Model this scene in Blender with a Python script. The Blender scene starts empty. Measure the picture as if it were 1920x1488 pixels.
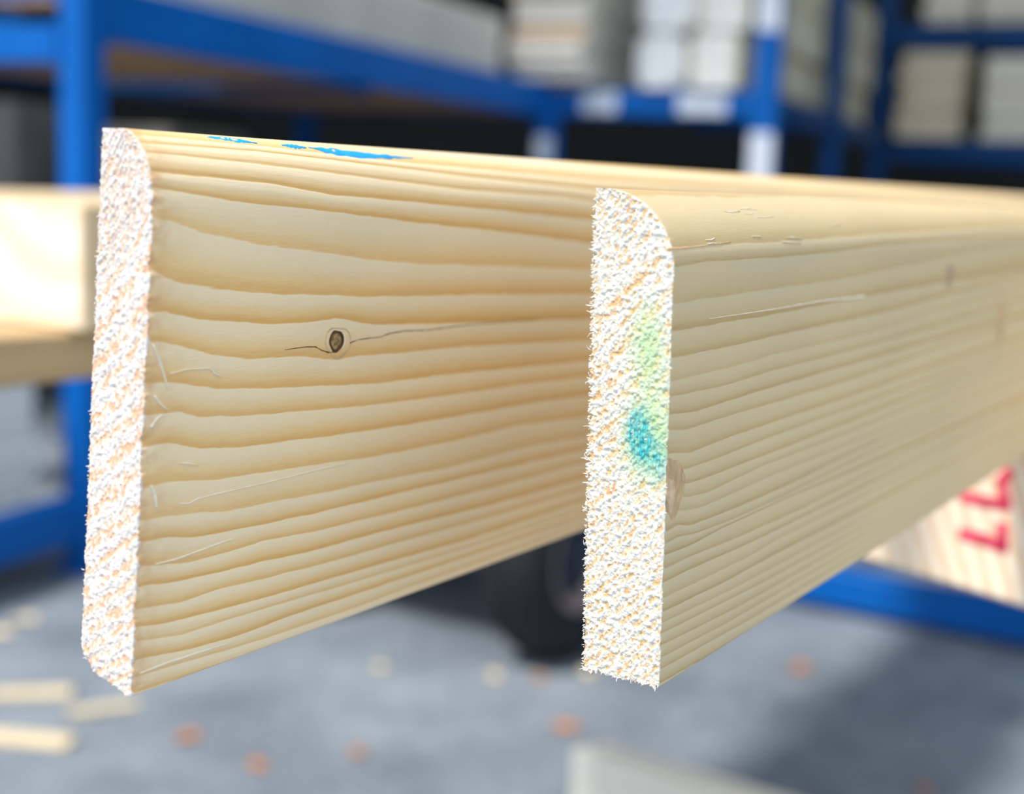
import bpy, math, random
import numpy as np
from mathutils import Vector, Matrix

random.seed(7); rng = np.random.default_rng(7)
scn = bpy.context.scene
COL = scn.collection

# ------------------------------------------------------------------ camera
FPX = 2600.0; CX, CY = 960.0, 744.0
PITCH = math.atan(388.0 / FPX); ROLL = 0.038; CAMH = 1.0
_F = np.array([0, math.cos(PITCH), -math.sin(PITCH)])
_U0 = np.array([0, math.sin(PITCH), math.cos(PITCH)]); _X = np.array([1.0, 0, 0])
_R = math.cos(ROLL) * _X + math.sin(ROLL) * _U0
_U = math.cos(ROLL) * _U0 - math.sin(ROLL) * _X
_O = np.array([0, 0, CAMH])
cam_d = bpy.data.cameras.new('camera'); cam = bpy.data.objects.new('camera', cam_d); COL.objects.link(cam)
cam.matrix_world = Matrix(((_R[0], _U[0], -_F[0], 0), (_R[1], _U[1], -_F[1], 0), (_R[2], _U[2], -_F[2], CAMH), (0, 0, 0, 1)))
cam_d.sensor_fit = 'HORIZONTAL'; cam_d.sensor_width = 36.0; cam_d.lens = FPX / 1920 * 36
cam_d.clip_start = 0.01; cam_d.clip_end = 200
cam_d.dof.use_dof = True; cam_d.dof.focus_distance = 0.300; cam_d.dof.aperture_fstop = 8.2
scn.camera = cam
scn.view_settings.view_transform = 'Standard'; scn.view_settings.look = 'None'
scn.view_settings.gamma = 1.0; scn.view_settings.exposure = 0.52
scn.view_settings.use_curve_mapping = False

# ------------------------------------------------------------------ sky + sun
w = bpy.data.worlds.new('sky'); scn.world = w; w.use_nodes = True
bg = w.node_tree.nodes['Background']; bg.inputs[0].default_value = (0.78, 0.89, 1.0, 1); bg.inputs[1].default_value = 0.85
sun_d = bpy.data.lights.new('sun', 'SUN'); sun = bpy.data.objects.new('sun', sun_d); COL.objects.link(sun)
sun_d.energy = 3.0; sun_d.angle = math.radians(8); sun_d.color = (1.0, 0.95, 0.88)
SUN = Vector((-0.39, -0.37, 0.84)).normalized()
sun.rotation_euler = SUN.to_track_quat('Z', 'Y').to_euler()

# ------------------------------------------------------------------ helpers
def ray(px, py): return _F + _R * (px - CX) / FPX + _U * (CY - py) / FPX
def at_y(px, py, y):
    d = ray(px, py); return _O + d / d[1] * y
def at_z(px, py, z):
    d = ray(px, py); return _O + d * (z - CAMH) / d[2]
def proj(P):
    d = np.asarray(P, float) - _O; z = d @ _F
    return CX + FPX * (d @ _R) / z, CY - FPX * (d @ _U) / z

def mesh_obj(name, verts, faces, mat, parent=None, smooth=False, attrs=None, loc=None):
    me = bpy.data.meshes.new(name)
    v = np.asarray(verts, float)
    if loc is not None: v = v - np.asarray(loc)
    me.from_pydata(v.tolist(), [], faces if isinstance(faces, list) else faces.tolist())
    if attrs:
        for k, (typ, data) in attrs.items():
            a = me.attributes.new(k, typ, 'POINT')
            a.data.foreach_set('value' if typ == 'FLOAT' else 'vector', np.asarray(data, np.float32).ravel())
    if smooth: me.polygons.foreach_set('use_smooth', [True] * len(me.polygons))
    for m in (mat if isinstance(mat, (list, tuple)) else [mat]): me.materials.append(m)
    me.update()
    o = bpy.data.objects.new(name, me); COL.objects.link(o)
    if loc is not None: o.location = loc
    if parent is not None: o.parent = parent
    return o
def tag(o, label, cat, group=None, kind=None):
    o['label'] = label; o['category'] = cat
    if group: o['group'] = group
    if kind: o['kind'] = kind
    return o
def struct(o):
    o['kind'] = 'structure'; return o
def empty(name, loc, label, cat, group=None):
    o = bpy.data.objects.new(name, None); COL.objects.link(o); o.location = loc
    o.empty_display_size = 0.05
    return tag(o, label, cat, group)

class MB:
    """collects boxes / tubes; axes given as three unit vectors"""
    def __init__(s): s.v = []; s.f = []
    def box(s, c, ax, size, bev=0.0):
        c = np.asarray(c, float); A = [np.asarray(a, float) for a in ax]; h = [q / 2 for q in size]
        b = min(bev, min(h) * .9)
        n0 = len(s.v)
        if b <= 0:
            for i in (-1, 1):
                for j in (-1, 1):
                    for k in (-1, 1): s.v.append(c + A[0]*i*h[0] + A[1]*j*h[1] + A[2]*k*h[2])
            for q in ((0,1,3,2),(4,6,7,5),(0,4,5,1),(2,3,7,6),(0,2,6,4),(1,5,7,3)): s.f.append([n0+x for x in q])
            return s
        # chamfered box: 24 verts
        idx = {}
        for i in (-1, 1):
            for j in (-1, 1):
                for k in (-1, 1):
                    for d in range(3):
                        g = [i*h[0], j*h[1], k*h[2]]
                        for e in range(3):
                            if e != d: g[e] -= (i, j, k)[e] * b
                        idx[(i, j, k, d)] = len(s.v); s.v.append(c + A[0]*g[0] + A[1]*g[1] + A[2]*g[2])
        sg = (-1, 1)
        for d in range(3):
            e, f_ = (d+1) % 3, (d+2) % 3
            for q in sg:
                loop = []
                for (a, bb) in ((-1,-1),(1,-1),(1,1),(-1,1)):
                    key = [0,0,0]; key[d] = q; key[e] = a; key[f_] = bb
                    loop.append(idx[(*key, d)])
                s.f.append(loop if q > 0 else loop[::-1])
            for a in sg:
                for bb in sg:
                    k0 = [0,0,0]; k0[e] = a; k0[f_] = bb
                    k1 = list(k0); k0[d] = -1; k1[d] = 1
                    s.f.append([idx[(*k0, e)], idx[(*k1, e)], idx[(*k1, f_)], idx[(*k0, f_)]])
        for i in sg:
            for j in sg:
                for k in sg: s.f.append([idx[(i,j,k,0)], idx[(i,j,k,1)], idx[(i,j,k,2)]])
        return s
    def tube(s, pts, rad, n=8, cap=True):
        pts = [np.asarray(p, float) for p in pts]; rr = rad if hasattr(rad, '__len__') else [rad]*len(pts)
        n0 = len(s.v); up = np.array([0.013, 0.021, 1.0])
        for i, p in enumerate(pts):
            t = pts[min(i+1, len(pts)-1)] - pts[max(i-1, 0)]; t = t/ (np.linalg.norm(t)+1e-12)
            a = np.cross(t, up)
            if np.linalg.norm(a) < 1e-2: a = np.cross(t, [1.0, 0, 0])
            a /= np.linalg.norm(a); b = np.cross(t, a)
            for k in range(n):
                q = 2*math.pi*k/n; s.v.append(p + rr[i]*(a*math.cos(q)+b*math.sin(q)))
        for i in range(len(pts)-1):
            for k in range(n):
                s.f.append([n0+i*n+k, n0+i*n+(k+1)%n, n0+(i+1)*n+(k+1)%n, n0+(i+1)*n+k])
        if cap:
            s.f.append([n0+k for k in range(n)][::-1]); s.f.append([n0+(len(pts)-1)*n+k for k in range(n)])
        return s
    def prism(s, poly, d):
        """poly: list of 3-D points, extruded by vector d"""
        n0 = len(s.v); n = len(poly)
        for p in poly: s.v.append(np.asarray(p, float))
        for p in poly: s.v.append(np.asarray(p, float) + np.asarray(d))
        s.f.append([n0+i for i in range(n)][::-1]); s.f.append([n0+n+i for i in range(n)])
        for i in range(n): s.f.append([n0+i, n0+(i+1)%n, n0+n+(i+1)%n, n0+n+i])
        return s
    def build(s, name, mat, parent=None, loc=None, smooth=False):
        o = mesh_obj(name, s.v, s.f, mat, None, smooth, loc=loc)
        if parent is not None:
            o.parent = parent; o.matrix_parent_inverse = Matrix.Translation(-Vector(parent.location))
        return o
ZV = np.array([0, 0, 1.0])

# ------------------------------------------------------------------ materials
def newmat(name):
    m = bpy.data.materials.new(name); m.use_nodes = True
    return m, m.node_tree, m.node_tree.nodes['Principled BSDF']
def N(nt, t, **kw):
    n = nt.nodes.new(t)
    for k, v in kw.items(): setattr(n, k, v)
    return n
def L(nt, a, b): nt.links.new(a, b)
def math_(nt, op, a, b=None, c=None, clamp=False):
    n = N(nt, 'ShaderNodeMath', operation=op, use_clamp=clamp)
    for i, x in enumerate((a, b, c)):
        if x is None: continue
        if isinstance(x, (int, float)): n.inputs[i].default_value = x
        else: L(nt, x, n.inputs[i])
    return n.outputs[0]
def ramp(nt, fac, stops, interp='LINEAR'):
    n = N(nt, 'ShaderNodeValToRGB'); n.color_ramp.interpolation = interp
    els = n.color_ramp.elements
    while len(els) < len(stops): els.new(0.5)
    for e, (p, c) in zip(els, stops):
        e.position = p; e.color = (*c, 1) if len(c) == 3 else c
    L(nt, fac, n.inputs[0]); return n.outputs[0]
def mixc(nt, fac, a, b, mode='MIX'):
    n = N(nt, 'ShaderNodeMix', data_type='RGBA', blend_type=mode)
    if isinstance(fac, (int, float)): n.inputs[0].default_value = fac
    else: L(nt, fac, n.inputs[0])
    for x, i in ((a, 6), (b, 7)):
        if isinstance(x, tuple): n.inputs[i].default_value = (*x, 1)
        else: L(nt, x, n.inputs[i])
    return n.outputs[2]
def noise(nt, vec, scale, detail=2.0, rough=.5, stretch=None):
    if stretch is not None:
        mp = N(nt, 'ShaderNodeMapping'); mp.inputs['Scale'].default_value = stretch; L(nt, vec, mp.inputs[0]); vec = mp.outputs[0]
    n = N(nt, 'ShaderNodeTexNoise'); n.inputs['Scale'].default_value = scale
    n.inputs['Detail'].default_value = detail; n.inputs['Roughness'].default_value = rough
    L(nt, vec, n.inputs['Vector']); return n.outputs[0]
def attr(nt, name, out='Fac'):
    n = N(nt, 'ShaderNodeAttribute', attribute_name=name); return n.outputs[out]
def bump(nt, h, strength, dist, bsdf, prev=None):
    n = N(nt, 'ShaderNodeBump'); n.inputs['Strength'].default_value = strength; n.inputs['Distance'].default_value = dist
    L(nt, h, n.inputs['Height'])
    if prev is not None: L(nt, prev, n.inputs['Normal'])
    L(nt, n.outputs[0], bsdf.inputs['Normal']); return n.outputs[0]

def simple(name, col, rough=.6, var=0.12, scale=8.0, metal=0.0, bumpd=0.0):
    m, nt, b = newmat(name); tc = N(nt, 'ShaderNodeTexCoord').outputs['Object']
    nz = noise(nt, tc, scale, 3)
    lo = tuple(max(0, c*(1-var)) for c in col); hi = tuple(min(1, c*(1+var)) for c in col)
    L(nt, ramp(nt, nz, [(.3, lo), (.7, hi)]), b.inputs['Base Color'])
    b.inputs['Roughness'].default_value = rough; b.inputs['Metallic'].default_value = metal; b.inputs['Specular IOR Level'].default_value = .2
    if bumpd: bump(nt, noise(nt, tc, scale*6, 2), .5, bumpd, b)
    return m

def board_face(name, light, mid, dark, contrast=1.0, bumpd=.0003, corner=0.0):
    """planed softwood: colour from the growth-ring phase stored on the mesh, plus fibre noise"""
    m, nt, b = newmat(name)
    ring = attr(nt, 'ring'); pos = attr(nt, 'mm', 'Vector')
    wob = noise(nt, pos, 1.0, 3, .6, (0.10, 0.10, 0.9))
    ph = math_(nt, 'ADD', ring, math_(nt, 'MULTIPLY', math_(nt, 'SUBTRACT', wob, .5), .16))
    fr = math_(nt, 'FRACT', ph)
    wid = N(nt, 'ShaderNodeTexWhiteNoise', noise_dimensions='1D'); L(nt, math_(nt, 'FLOOR', ph), wid.inputs['W'])
    # per-ring strength of the late wood
    st = math_(nt, 'MULTIPLY_ADD', wid.outputs[0], .5, .6)
    large = noise(nt, pos, 1.0, 2, .5, (0.012, 0.012, 0.05))
    prof = ramp(nt, fr, [(0.0, (0, 0, 0)), (.10, (.0, .0, .0)), (.38, (.16, .16, .16)), (.68, (.50, .50, .50)), (.90, (.90,)*3), (.965, (1, 1, 1)), (.985, (.6,)*3), (1.0, (0, 0, 0))])
    pf = math_(nt, 'MULTIPLY', math_(nt, 'MULTIPLY', prof, st), contrast)
    fib = noise(nt, pos, 1.0, 4, .65, (0.25, 3.5, 3.5))
    pf = math_(nt, 'ADD', pf, math_(nt, 'MULTIPLY', math_(nt, 'SUBTRACT', fib, .5), .55), clamp=True)
    col = ramp(nt, pf, [(0.0, light), (.45, mid), (1.0, dark)])
    lc = ramp(nt, large, [(.3, (.93, .92, .93)), (.7, (1.03, 1.0, .96))])
    col = mixc(nt, 1.0, col, lc, 'MULTIPLY')
    if corner > 0:      # bruised, resin-stained wood right behind the saw cut
        sx = N(nt, 'ShaderNodeSeparateXYZ'); L(nt, pos, sx.inputs[0])
        fall = math_(nt, 'POWER', 2.718, math_(nt, 'MULTIPLY', sx.outputs[0], -.24))
        nn = noise(nt, pos, 1.0, 3, .6, (.25, .25, .32))
        k = math_(nt, 'MULTIPLY', fall, math_(nt, 'MULTIPLY_ADD', nn, 3.4, -.95), clamp=True)
        col = mixc(nt, math_(nt, 'MULTIPLY', k, corner), col, (.66, .37, .17))
    L(nt, col, b.inputs['Base Color'])
    b.inputs['Roughness'].default_value = .52
    b.inputs['Specular IOR Level'].default_value = .35
    hprof = ramp(nt, fr, [(0.0, (.15,)*3), (.06, (.55,)*3), (.35, (1,)*3), (.7, (.75,)*3), (.96, (.05,)*3), (1.0, (.15,)*3)], 'EASE')
    n1 = bump(nt, hprof, .8, bumpd, b)
    bump(nt, fib, .35, .00012, b, n1)
    return m

def board_end(name, light, pit, warm, lo=.40, bandw=.3):
    """sawn end grain: pale torn fibre lumps over orange pits, following the rings"""
    m, nt, b = newmat(name)
    ring = attr(nt, 'ring'); pos = attr(nt, 'mm', 'Vector')
    fr = math_(nt, 'FRACT', math_(nt, 'ADD', ring, math_(nt, 'MULTIPLY', math_(nt, 'SUBTRACT', noise(nt, pos, .8, 2), .5), .25)))
    band = ramp(nt, fr, [(0, (1,)*3), (.25, (.65,)*3), (.55, (.0,)*3), (.85, (.35,)*3), (1, (1,)*3)], 'EASE')
    n1 = noise(nt, pos, 1.0, 3, .65, (1.5, 1.5, .95)); n2 = noise(nt, pos, .16, 2)
    pits = attr(nt, 'pit')
    v = math_(nt, 'ADD', math_(nt, 'MULTIPLY', n1, .55), math_(nt, 'MULTIPLY', pits, .45))
    v = math_(nt, 'ADD', v, math_(nt, 'MULTIPLY', math_(nt, 'SUBTRACT', .5, band), bandw))
    v = math_(nt, 'ADD', v, math_(nt, 'MULTIPLY', math_(nt, 'SUBTRACT', n2, .5), .5))
    col = ramp(nt, v, [(lo, light), (lo+.17, warm), (lo+.36, pit)])
    teal = attr(nt, 'teal'); green = attr(nt, 'green')
    gn = noise(nt, pos, 1.8, 3, .7)
    gf = math_(nt, 'MULTIPLY', green, math_(nt, 'MULTIPLY_ADD', gn, 1.5, .05), clamp=True)
    tf = math_(nt, 'MULTIPLY', teal, math_(nt, 'MULTIPLY_ADD', noise(nt, pos, 1.0, 3, .7, (2.2, 2.2, .35)), 4.2, -1.35), clamp=True)
    col = mixc(nt, gf, col, (.44, .66, .34)); col = mixc(nt, tf, col, (.01, .40, .46))
    L(nt, col, b.inputs['Base Color']); b.inputs['Roughness'].default_value = .8
    b.inputs['Specular IOR Level'].default_value = .2
    bump(nt, noise(nt, pos, 2.6, 2, .6), .7, .00012, b)
    return m

M = {}
M['face_left'] = board_face('planed pine left board', (.92, .77, .53), (.89, .63, .31), (.79, .46, .15), 1.0, .00010, .8)
M['face_right'] = board_face('planed pine right board', (.69, .565, .355), (.63, .475, .25), (.50, .32, .115), .80, .00007)
M['end_left'] = board_end('sawn end left board', (.74, .69, .66), (.68, .42, .27), (.73, .57, .46), .47, .55)
M['end_right'] = board_end('sawn end right board', (.75, .72, .66), (.70, .43, .22), (.74, .60, .42), .54, .50)
M['fibre'] = simple('torn fibre', (.93, .89, .82), .8, .05, 300)
M['sliver'] = simple('pale splinter', (.93, .84, .66), .5, .05, 300)
M['film'] = simple('peeled skin of wood', (.90, .74, .51), .35, .10, 400)
M['chip'] = simple('bruised corner wood', (.72, .44, .24), .6, .2, 300)
M['knotdark'] = simple('knot core', (.19, .12, .06), .6, .7, 900)
M['knotring'] = simple('knot ring', (.50, .34, .22), .6, .25, 700)
M['knotsoft'] = simple('pale knot', (.58, .40, .22), .6, .22, 350)
M['knotmid'] = simple('middle of cut knot', (.66, .46, .30), .5, .22, 500)
M['knotcore'] = simple('golden knot core', (.30, .20, .09), .6, .75, 1200)
M['halo'] = simple('knot halo', (.66, .47, .28), .6, .2, 600)
M['barkline'] = simple('bark line', (.10, .05, .03), .8, .3, 500)
M['ink_blue'] = simple('blue ink', (.03, .38, .78), .5, .15, 300)
M['ink_red'] = simple('red crayon', (.72, .045, .12), .7, .2, 120)
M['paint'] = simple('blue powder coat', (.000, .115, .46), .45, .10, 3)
M['paint_shaded'] = simple('shaded blue powder coat', (.001, .055, .20), .45, .15, 3)  # same blue coat, shade of the rear and far rack parts put into its colour
M['steel'] = simple('zinc steel', (.5, .5, .5), .35, .1, 20, 1.0)
M['rubber'] = simple('tyre rubber', (.018, .021, .024), .55, .2, 20)
M['white'] = simple('white primed moulding', (.80, .81, .78), .5, .05, 6)
M['primed_end'] = simple('sawn end of primed board', (.82, .80, .76), .8, .12, 60)
M['wrap'] = simple('white shrink wrap', (.93, .95, .96), .3, .05, 25, 0, .002)
M['label'] = simple('paper label', (.70, .76, .86), .6, .05, 20)
M['ply'] = simple('plywood deck', (.42, .25, .13), .7, .2, 5)
M['dark'] = simple('dark stored sacks', (.05, .045, .035), .8, .4, 4)
M['leaf'] = simple('dry leaf', (.60, .22, .06), .7, .25, 60)
M['shaving'] = simple('wood shaving', (.78, .64, .42), .7, .15, 60)
M['rag'] = simple('black rubber', (.01, .01, .01), .7, .2, 20)

def timber_mat(name, light, dark, along, freq=60., grain=.5):
    """sawn timber seen from a distance; along = world direction of the fibres"""
    m, nt, b = newmat(name); tc = N(nt, 'ShaderNodeTexCoord').outputs['Object']
    mp = N(nt, 'ShaderNodeMapping'); mp.inputs['Rotation'].default_value = (0, 0, -math.atan2(along[1], along[0]))
    L(nt, tc, mp.inputs[0])
    n1 = noise(nt, mp.outputs[0], freq, 3, .6, (.05, 1, 1))
    n2 = noise(nt, tc, 3, 2)
    v = math_(nt, 'ADD', math_(nt, 'MULTIPLY', n1, grain), math_(nt, 'MULTIPLY', n2, 1-grain))
    L(nt, ramp(nt, v, [(.35, dark), (.62, light)]), b.inputs['Base Color']); b.inputs['Roughness'].default_value = .7
    return m
def end_mat(name, light, dark, centre, freq=260., warp=6.0):
    """end grain of a squared timber: arcs of growth rings about a pith outside the section"""
    m, nt, b = newmat(name); tc = N(nt, 'ShaderNodeTexCoord').outputs['Object']
    sub = N(nt, 'ShaderNodeVectorMath', operation='SUBTRACT'); L(nt, tc, sub.inputs[0]); sub.inputs[1].default_value = centre
    ln = N(nt, 'ShaderNodeVectorMath', operation='LENGTH'); L(nt, sub.outputs[0], ln.inputs[0])
    ph = math_(nt, 'ADD', math_(nt, 'MULTIPLY', ln.outputs['Value'], freq), math_(nt, 'MULTIPLY', noise(nt, tc, 18, 2), warp))
    s = math_(nt, 'MULTIPLY_ADD', math_(nt, 'SINE', ph), .5, .5)
    s = math_(nt, 'ADD', math_(nt, 'MULTIPLY', s, .7), math_(nt, 'MULTIPLY', noise(nt, tc, 200, 3), .45))
    L(nt, ramp(nt, s, [(.25, light), (.95, dark)]), b.inputs['Base Color']); b.inputs['Roughness'].default_value = .8
    return m

# ------------------------------------------------------------------ floor, walls, roof
def asphalt():
    m, nt, b = newmat('worn asphalt floor'); tc = N(nt, 'ShaderNodeTexCoord').outputs['Object']
    a = noise(nt, tc, 1.4, 4, .6); s = noise(nt, tc, 40, 3, .7); c = noise(nt, tc, 5, 3, .6)
    v = math_(nt, 'ADD', math_(nt, 'MULTIPLY', a, .5), math_(nt, 'ADD', math_(nt, 'MULTIPLY', s, .2), math_(nt, 'MULTIPLY', c, .3)))
    col = ramp(nt, v, [(.36, (.11, .135, .165)), (.5, (.20, .235, .28)), (.66, (.32, .36, .40))])
    vo = N(nt, 'ShaderNodeTexVoronoi'); vo.inputs['Scale'].default_value = 26; L(nt, tc, vo.inputs['Vector'])
    sp = ramp(nt, vo.outputs['Distance'], [(.10, (1, 1, 1)), (.24, (0, 0, 0))])
    wn = N(nt, 'ShaderNodeTexWhiteNoise', noise_dimensions='3D'); L(nt, vo.outputs['Position'], wn.inputs['Vector'])
    sel = math_(nt, 'GREATER_THAN', wn.outputs[0], .62)
    col = mixc(nt, math_(nt, 'MULTIPLY', math_(nt, 'MULTIPLY', sp, sel), .55), col, (.55, .56, .56))
    L(nt, col, b.inputs['Base Color']); b.inputs['Roughness'].default_value = .75
    bump(nt, s, .4, .003, b); return m
struct(MB().box((1, 5, -.05), np.eye(3), (40, 30, .1)).build('floor', asphalt()))
M['wallm'] = simple('shed cladding', (.07, .07, .068), .8, .2, 1.5)
struct(MB().box((1.5, 14.1, 3.2), np.eye(3), (15, .2, 6.4)).build('wall_back', M['wallm']))
struct(MB().box((-4.6, 8.5, 3.2), np.eye(3), (.2, 11, 6.4)).build('wall_left', M['wallm']))
struct(MB().box((8.1, 8.5, 3.2), np.eye(3), (.2, 11, 6.4)).build('wall_right', M['wallm']))
mb = MB().box((1.7, 8.95, 6.46), np.eye(3), (13, 10.3, .12))
struct(mb.build('ceiling', M['wallm']))

# ------------------------------------------------------------------ the two pine boards
def vnoise(x, y, seed):
    """smooth value noise, numpy"""
    xi = np.floor(x).astype(int); yi = np.floor(y).astype(int); fx = x-xi; fy = y-yi
    fx = fx*fx*(3-2*fx); fy = fy*fy*(3-2*fy)
    def h(a, b):
        v = np.sin(a*127.1 + b*311.7 + seed*74.7)*43758.5453; return v-np.floor(v)
    return (h(xi, yi)*(1-fx)+h(xi+1, yi)*fx)*(1-fy) + (h(xi, yi+1)*(1-fx)+h(xi+1, yi+1)*fx)*fy
def fbm(x, y, seed, o=3):
    r = 0; a = .5; t = 0
    for k in range(o): r = r + a*vnoise(x*2**k, y*2**k, seed+k*13); t += a; a *= .5
    return r/t

class Board:
    def __init__(b, bx, by, tx, ty, D, theta, th, ra, rb, shear, chamfer=None, jag=.4, seed=1, length=2.0):
        t = math.radians(theta); b.V = np.array([math.sin(t), math.cos(t), 0]); b.T = np.array([math.cos(t), -math.sin(t), 0])
        b.B = at_y(bx, by, D); b.th = th; b.ra = ra; b.rb = rb; b.sh = shear; b.ch = chamfer; b.jag = jag; b.seed = seed; b.len = length
        lo, hi = 0., .3      # height from the photographed top back corner
        for _ in range(50):
            m = (lo+hi)/2
            if proj(b.B - b.T*th + ZV*m + b.V*shear*m)[1] > ty: lo = m
            else: hi = m
        b.H = m
    def tf(b, z):            # recess of the rounded front top edge
        q = np.clip((z-(b.H-b.rb))/b.rb, 0, 1); return b.ra*(1-np.sqrt(1-q*q))
    def tb(b, z):
        if b.ch is None: return np.full_like(np.asarray(z, float), b.th)
        return np.interp(z, [c[0] for c in b.ch], [c[1] for c in b.ch])
    def s0(b, s, z): return b.sh*z*np.clip(1-s/.3, 0, 1)
    def P(b, s, t, z):
        s, t, z = np.broadcast_arrays(np.asarray(s, float), np.asarray(t, float), np.asarray(z, float))
        ss = s + b.s0(s, z)
        return b.B + ss[..., None]*b.V - t[..., None]*b.T + z[..., None]*ZV
    def uv(b, px, py):       # surface coordinates (s, z) of the front face seen at a pixel
        d = ray(px, py); t = 0.
        for _ in range(12):
            o = b.B - b.T*t; k = ((o-_O) @ b.T)/(d @ b.T); Q = _O + d*k - b.B
            z = Q[2]; s = Q @ b.V; t = float(b.tf(min(z, b.H*.9995)))
        f = max(0, 1-s/.3)
        for _ in range(5): f = max(0, 1-max(s - b.sh*z*f, 0)/.3)
        return s - b.sh*z*f, z
    def rows(b):
        n = int((b.H-b.rb)/.00026); zf = np.linspace(0, b.H-b.rb, n, endpoint=False)
        a = np.linspace(0, math.pi/2, 80); return np.concatenate([zf, b.H-b.rb+b.rb*np.sin(a)])
    def chipd(b, s, z):      # small breakage of the front arris near the sawn end
        zz = z*1000; A = np.maximum(0, fbm(zz*.35, zz*0+3, b.seed+5)-.42)*2.2 + .35*np.maximum(0, fbm(zz*1.4, zz*0+9, b.seed+8)-.45)*2
        return b.jag*.001*A*np.exp(-s/.0016)
    def fields(b, lines, dens_top, top_first=True):
        """lines: list of polylines in photo pixels, ordered from top down -> ring phase field"""
        L_ = []
        for ln in lines:
            q = np.array([b.uv(*p) for p in ln]); o = np.argsort(q[:, 0]); L_.append(q[o])
        b.S = np.concatenate([np.linspace(0, .006, 16)[:-1], np.linspace(.006, .06, 60)[:-1], .06*(b.smax/.06)**np.linspace(0, 1, 150)])
        G = []
        for q in L_:
            y = np.interp(b.S, q[:, 0], q[:, 1])
            sl0 = (q[-1, 1]-q[-2, 1])/(q[-1, 0]-q[-2, 0]+1e-9)
            over = b.S > q[-1, 0]; y[over] = q[-1, 1] + (b.S[over]-q[-1, 0])*sl0*b.ext
            G.append(y)
        G = np.array(G)
        k = np.array([1, 3, 5, 3, 1.]); k /= k.sum()
        for i in range(len(G)):
            yp = np.pad(G[i], 2, mode='edge'); G[i] = np.convolve(yp, k, 'valid')
        for i in range(1, len(G)): G[i] = np.minimum(G[i], G[i-1]-.0008)
        b.G = G
    def ring(b, z, cols=None):
        """z (rows, cols) height -> phase; one column of z per entry of cols"""
        out = np.empty(z.shape)
        for j in range(z.shape[1]):
            g = b.G[:, j if cols is None else cols[j]]; n = len(g)
            ge = np.concatenate([[g[0]+b.top_sp*8], g, [g[-1]-.0032*8]]); ie = np.concatenate([[-8], np.arange(n), [n+7]])
            out[:, j] = np.interp(-z[:, j], -ge, ie)
        return out

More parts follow.
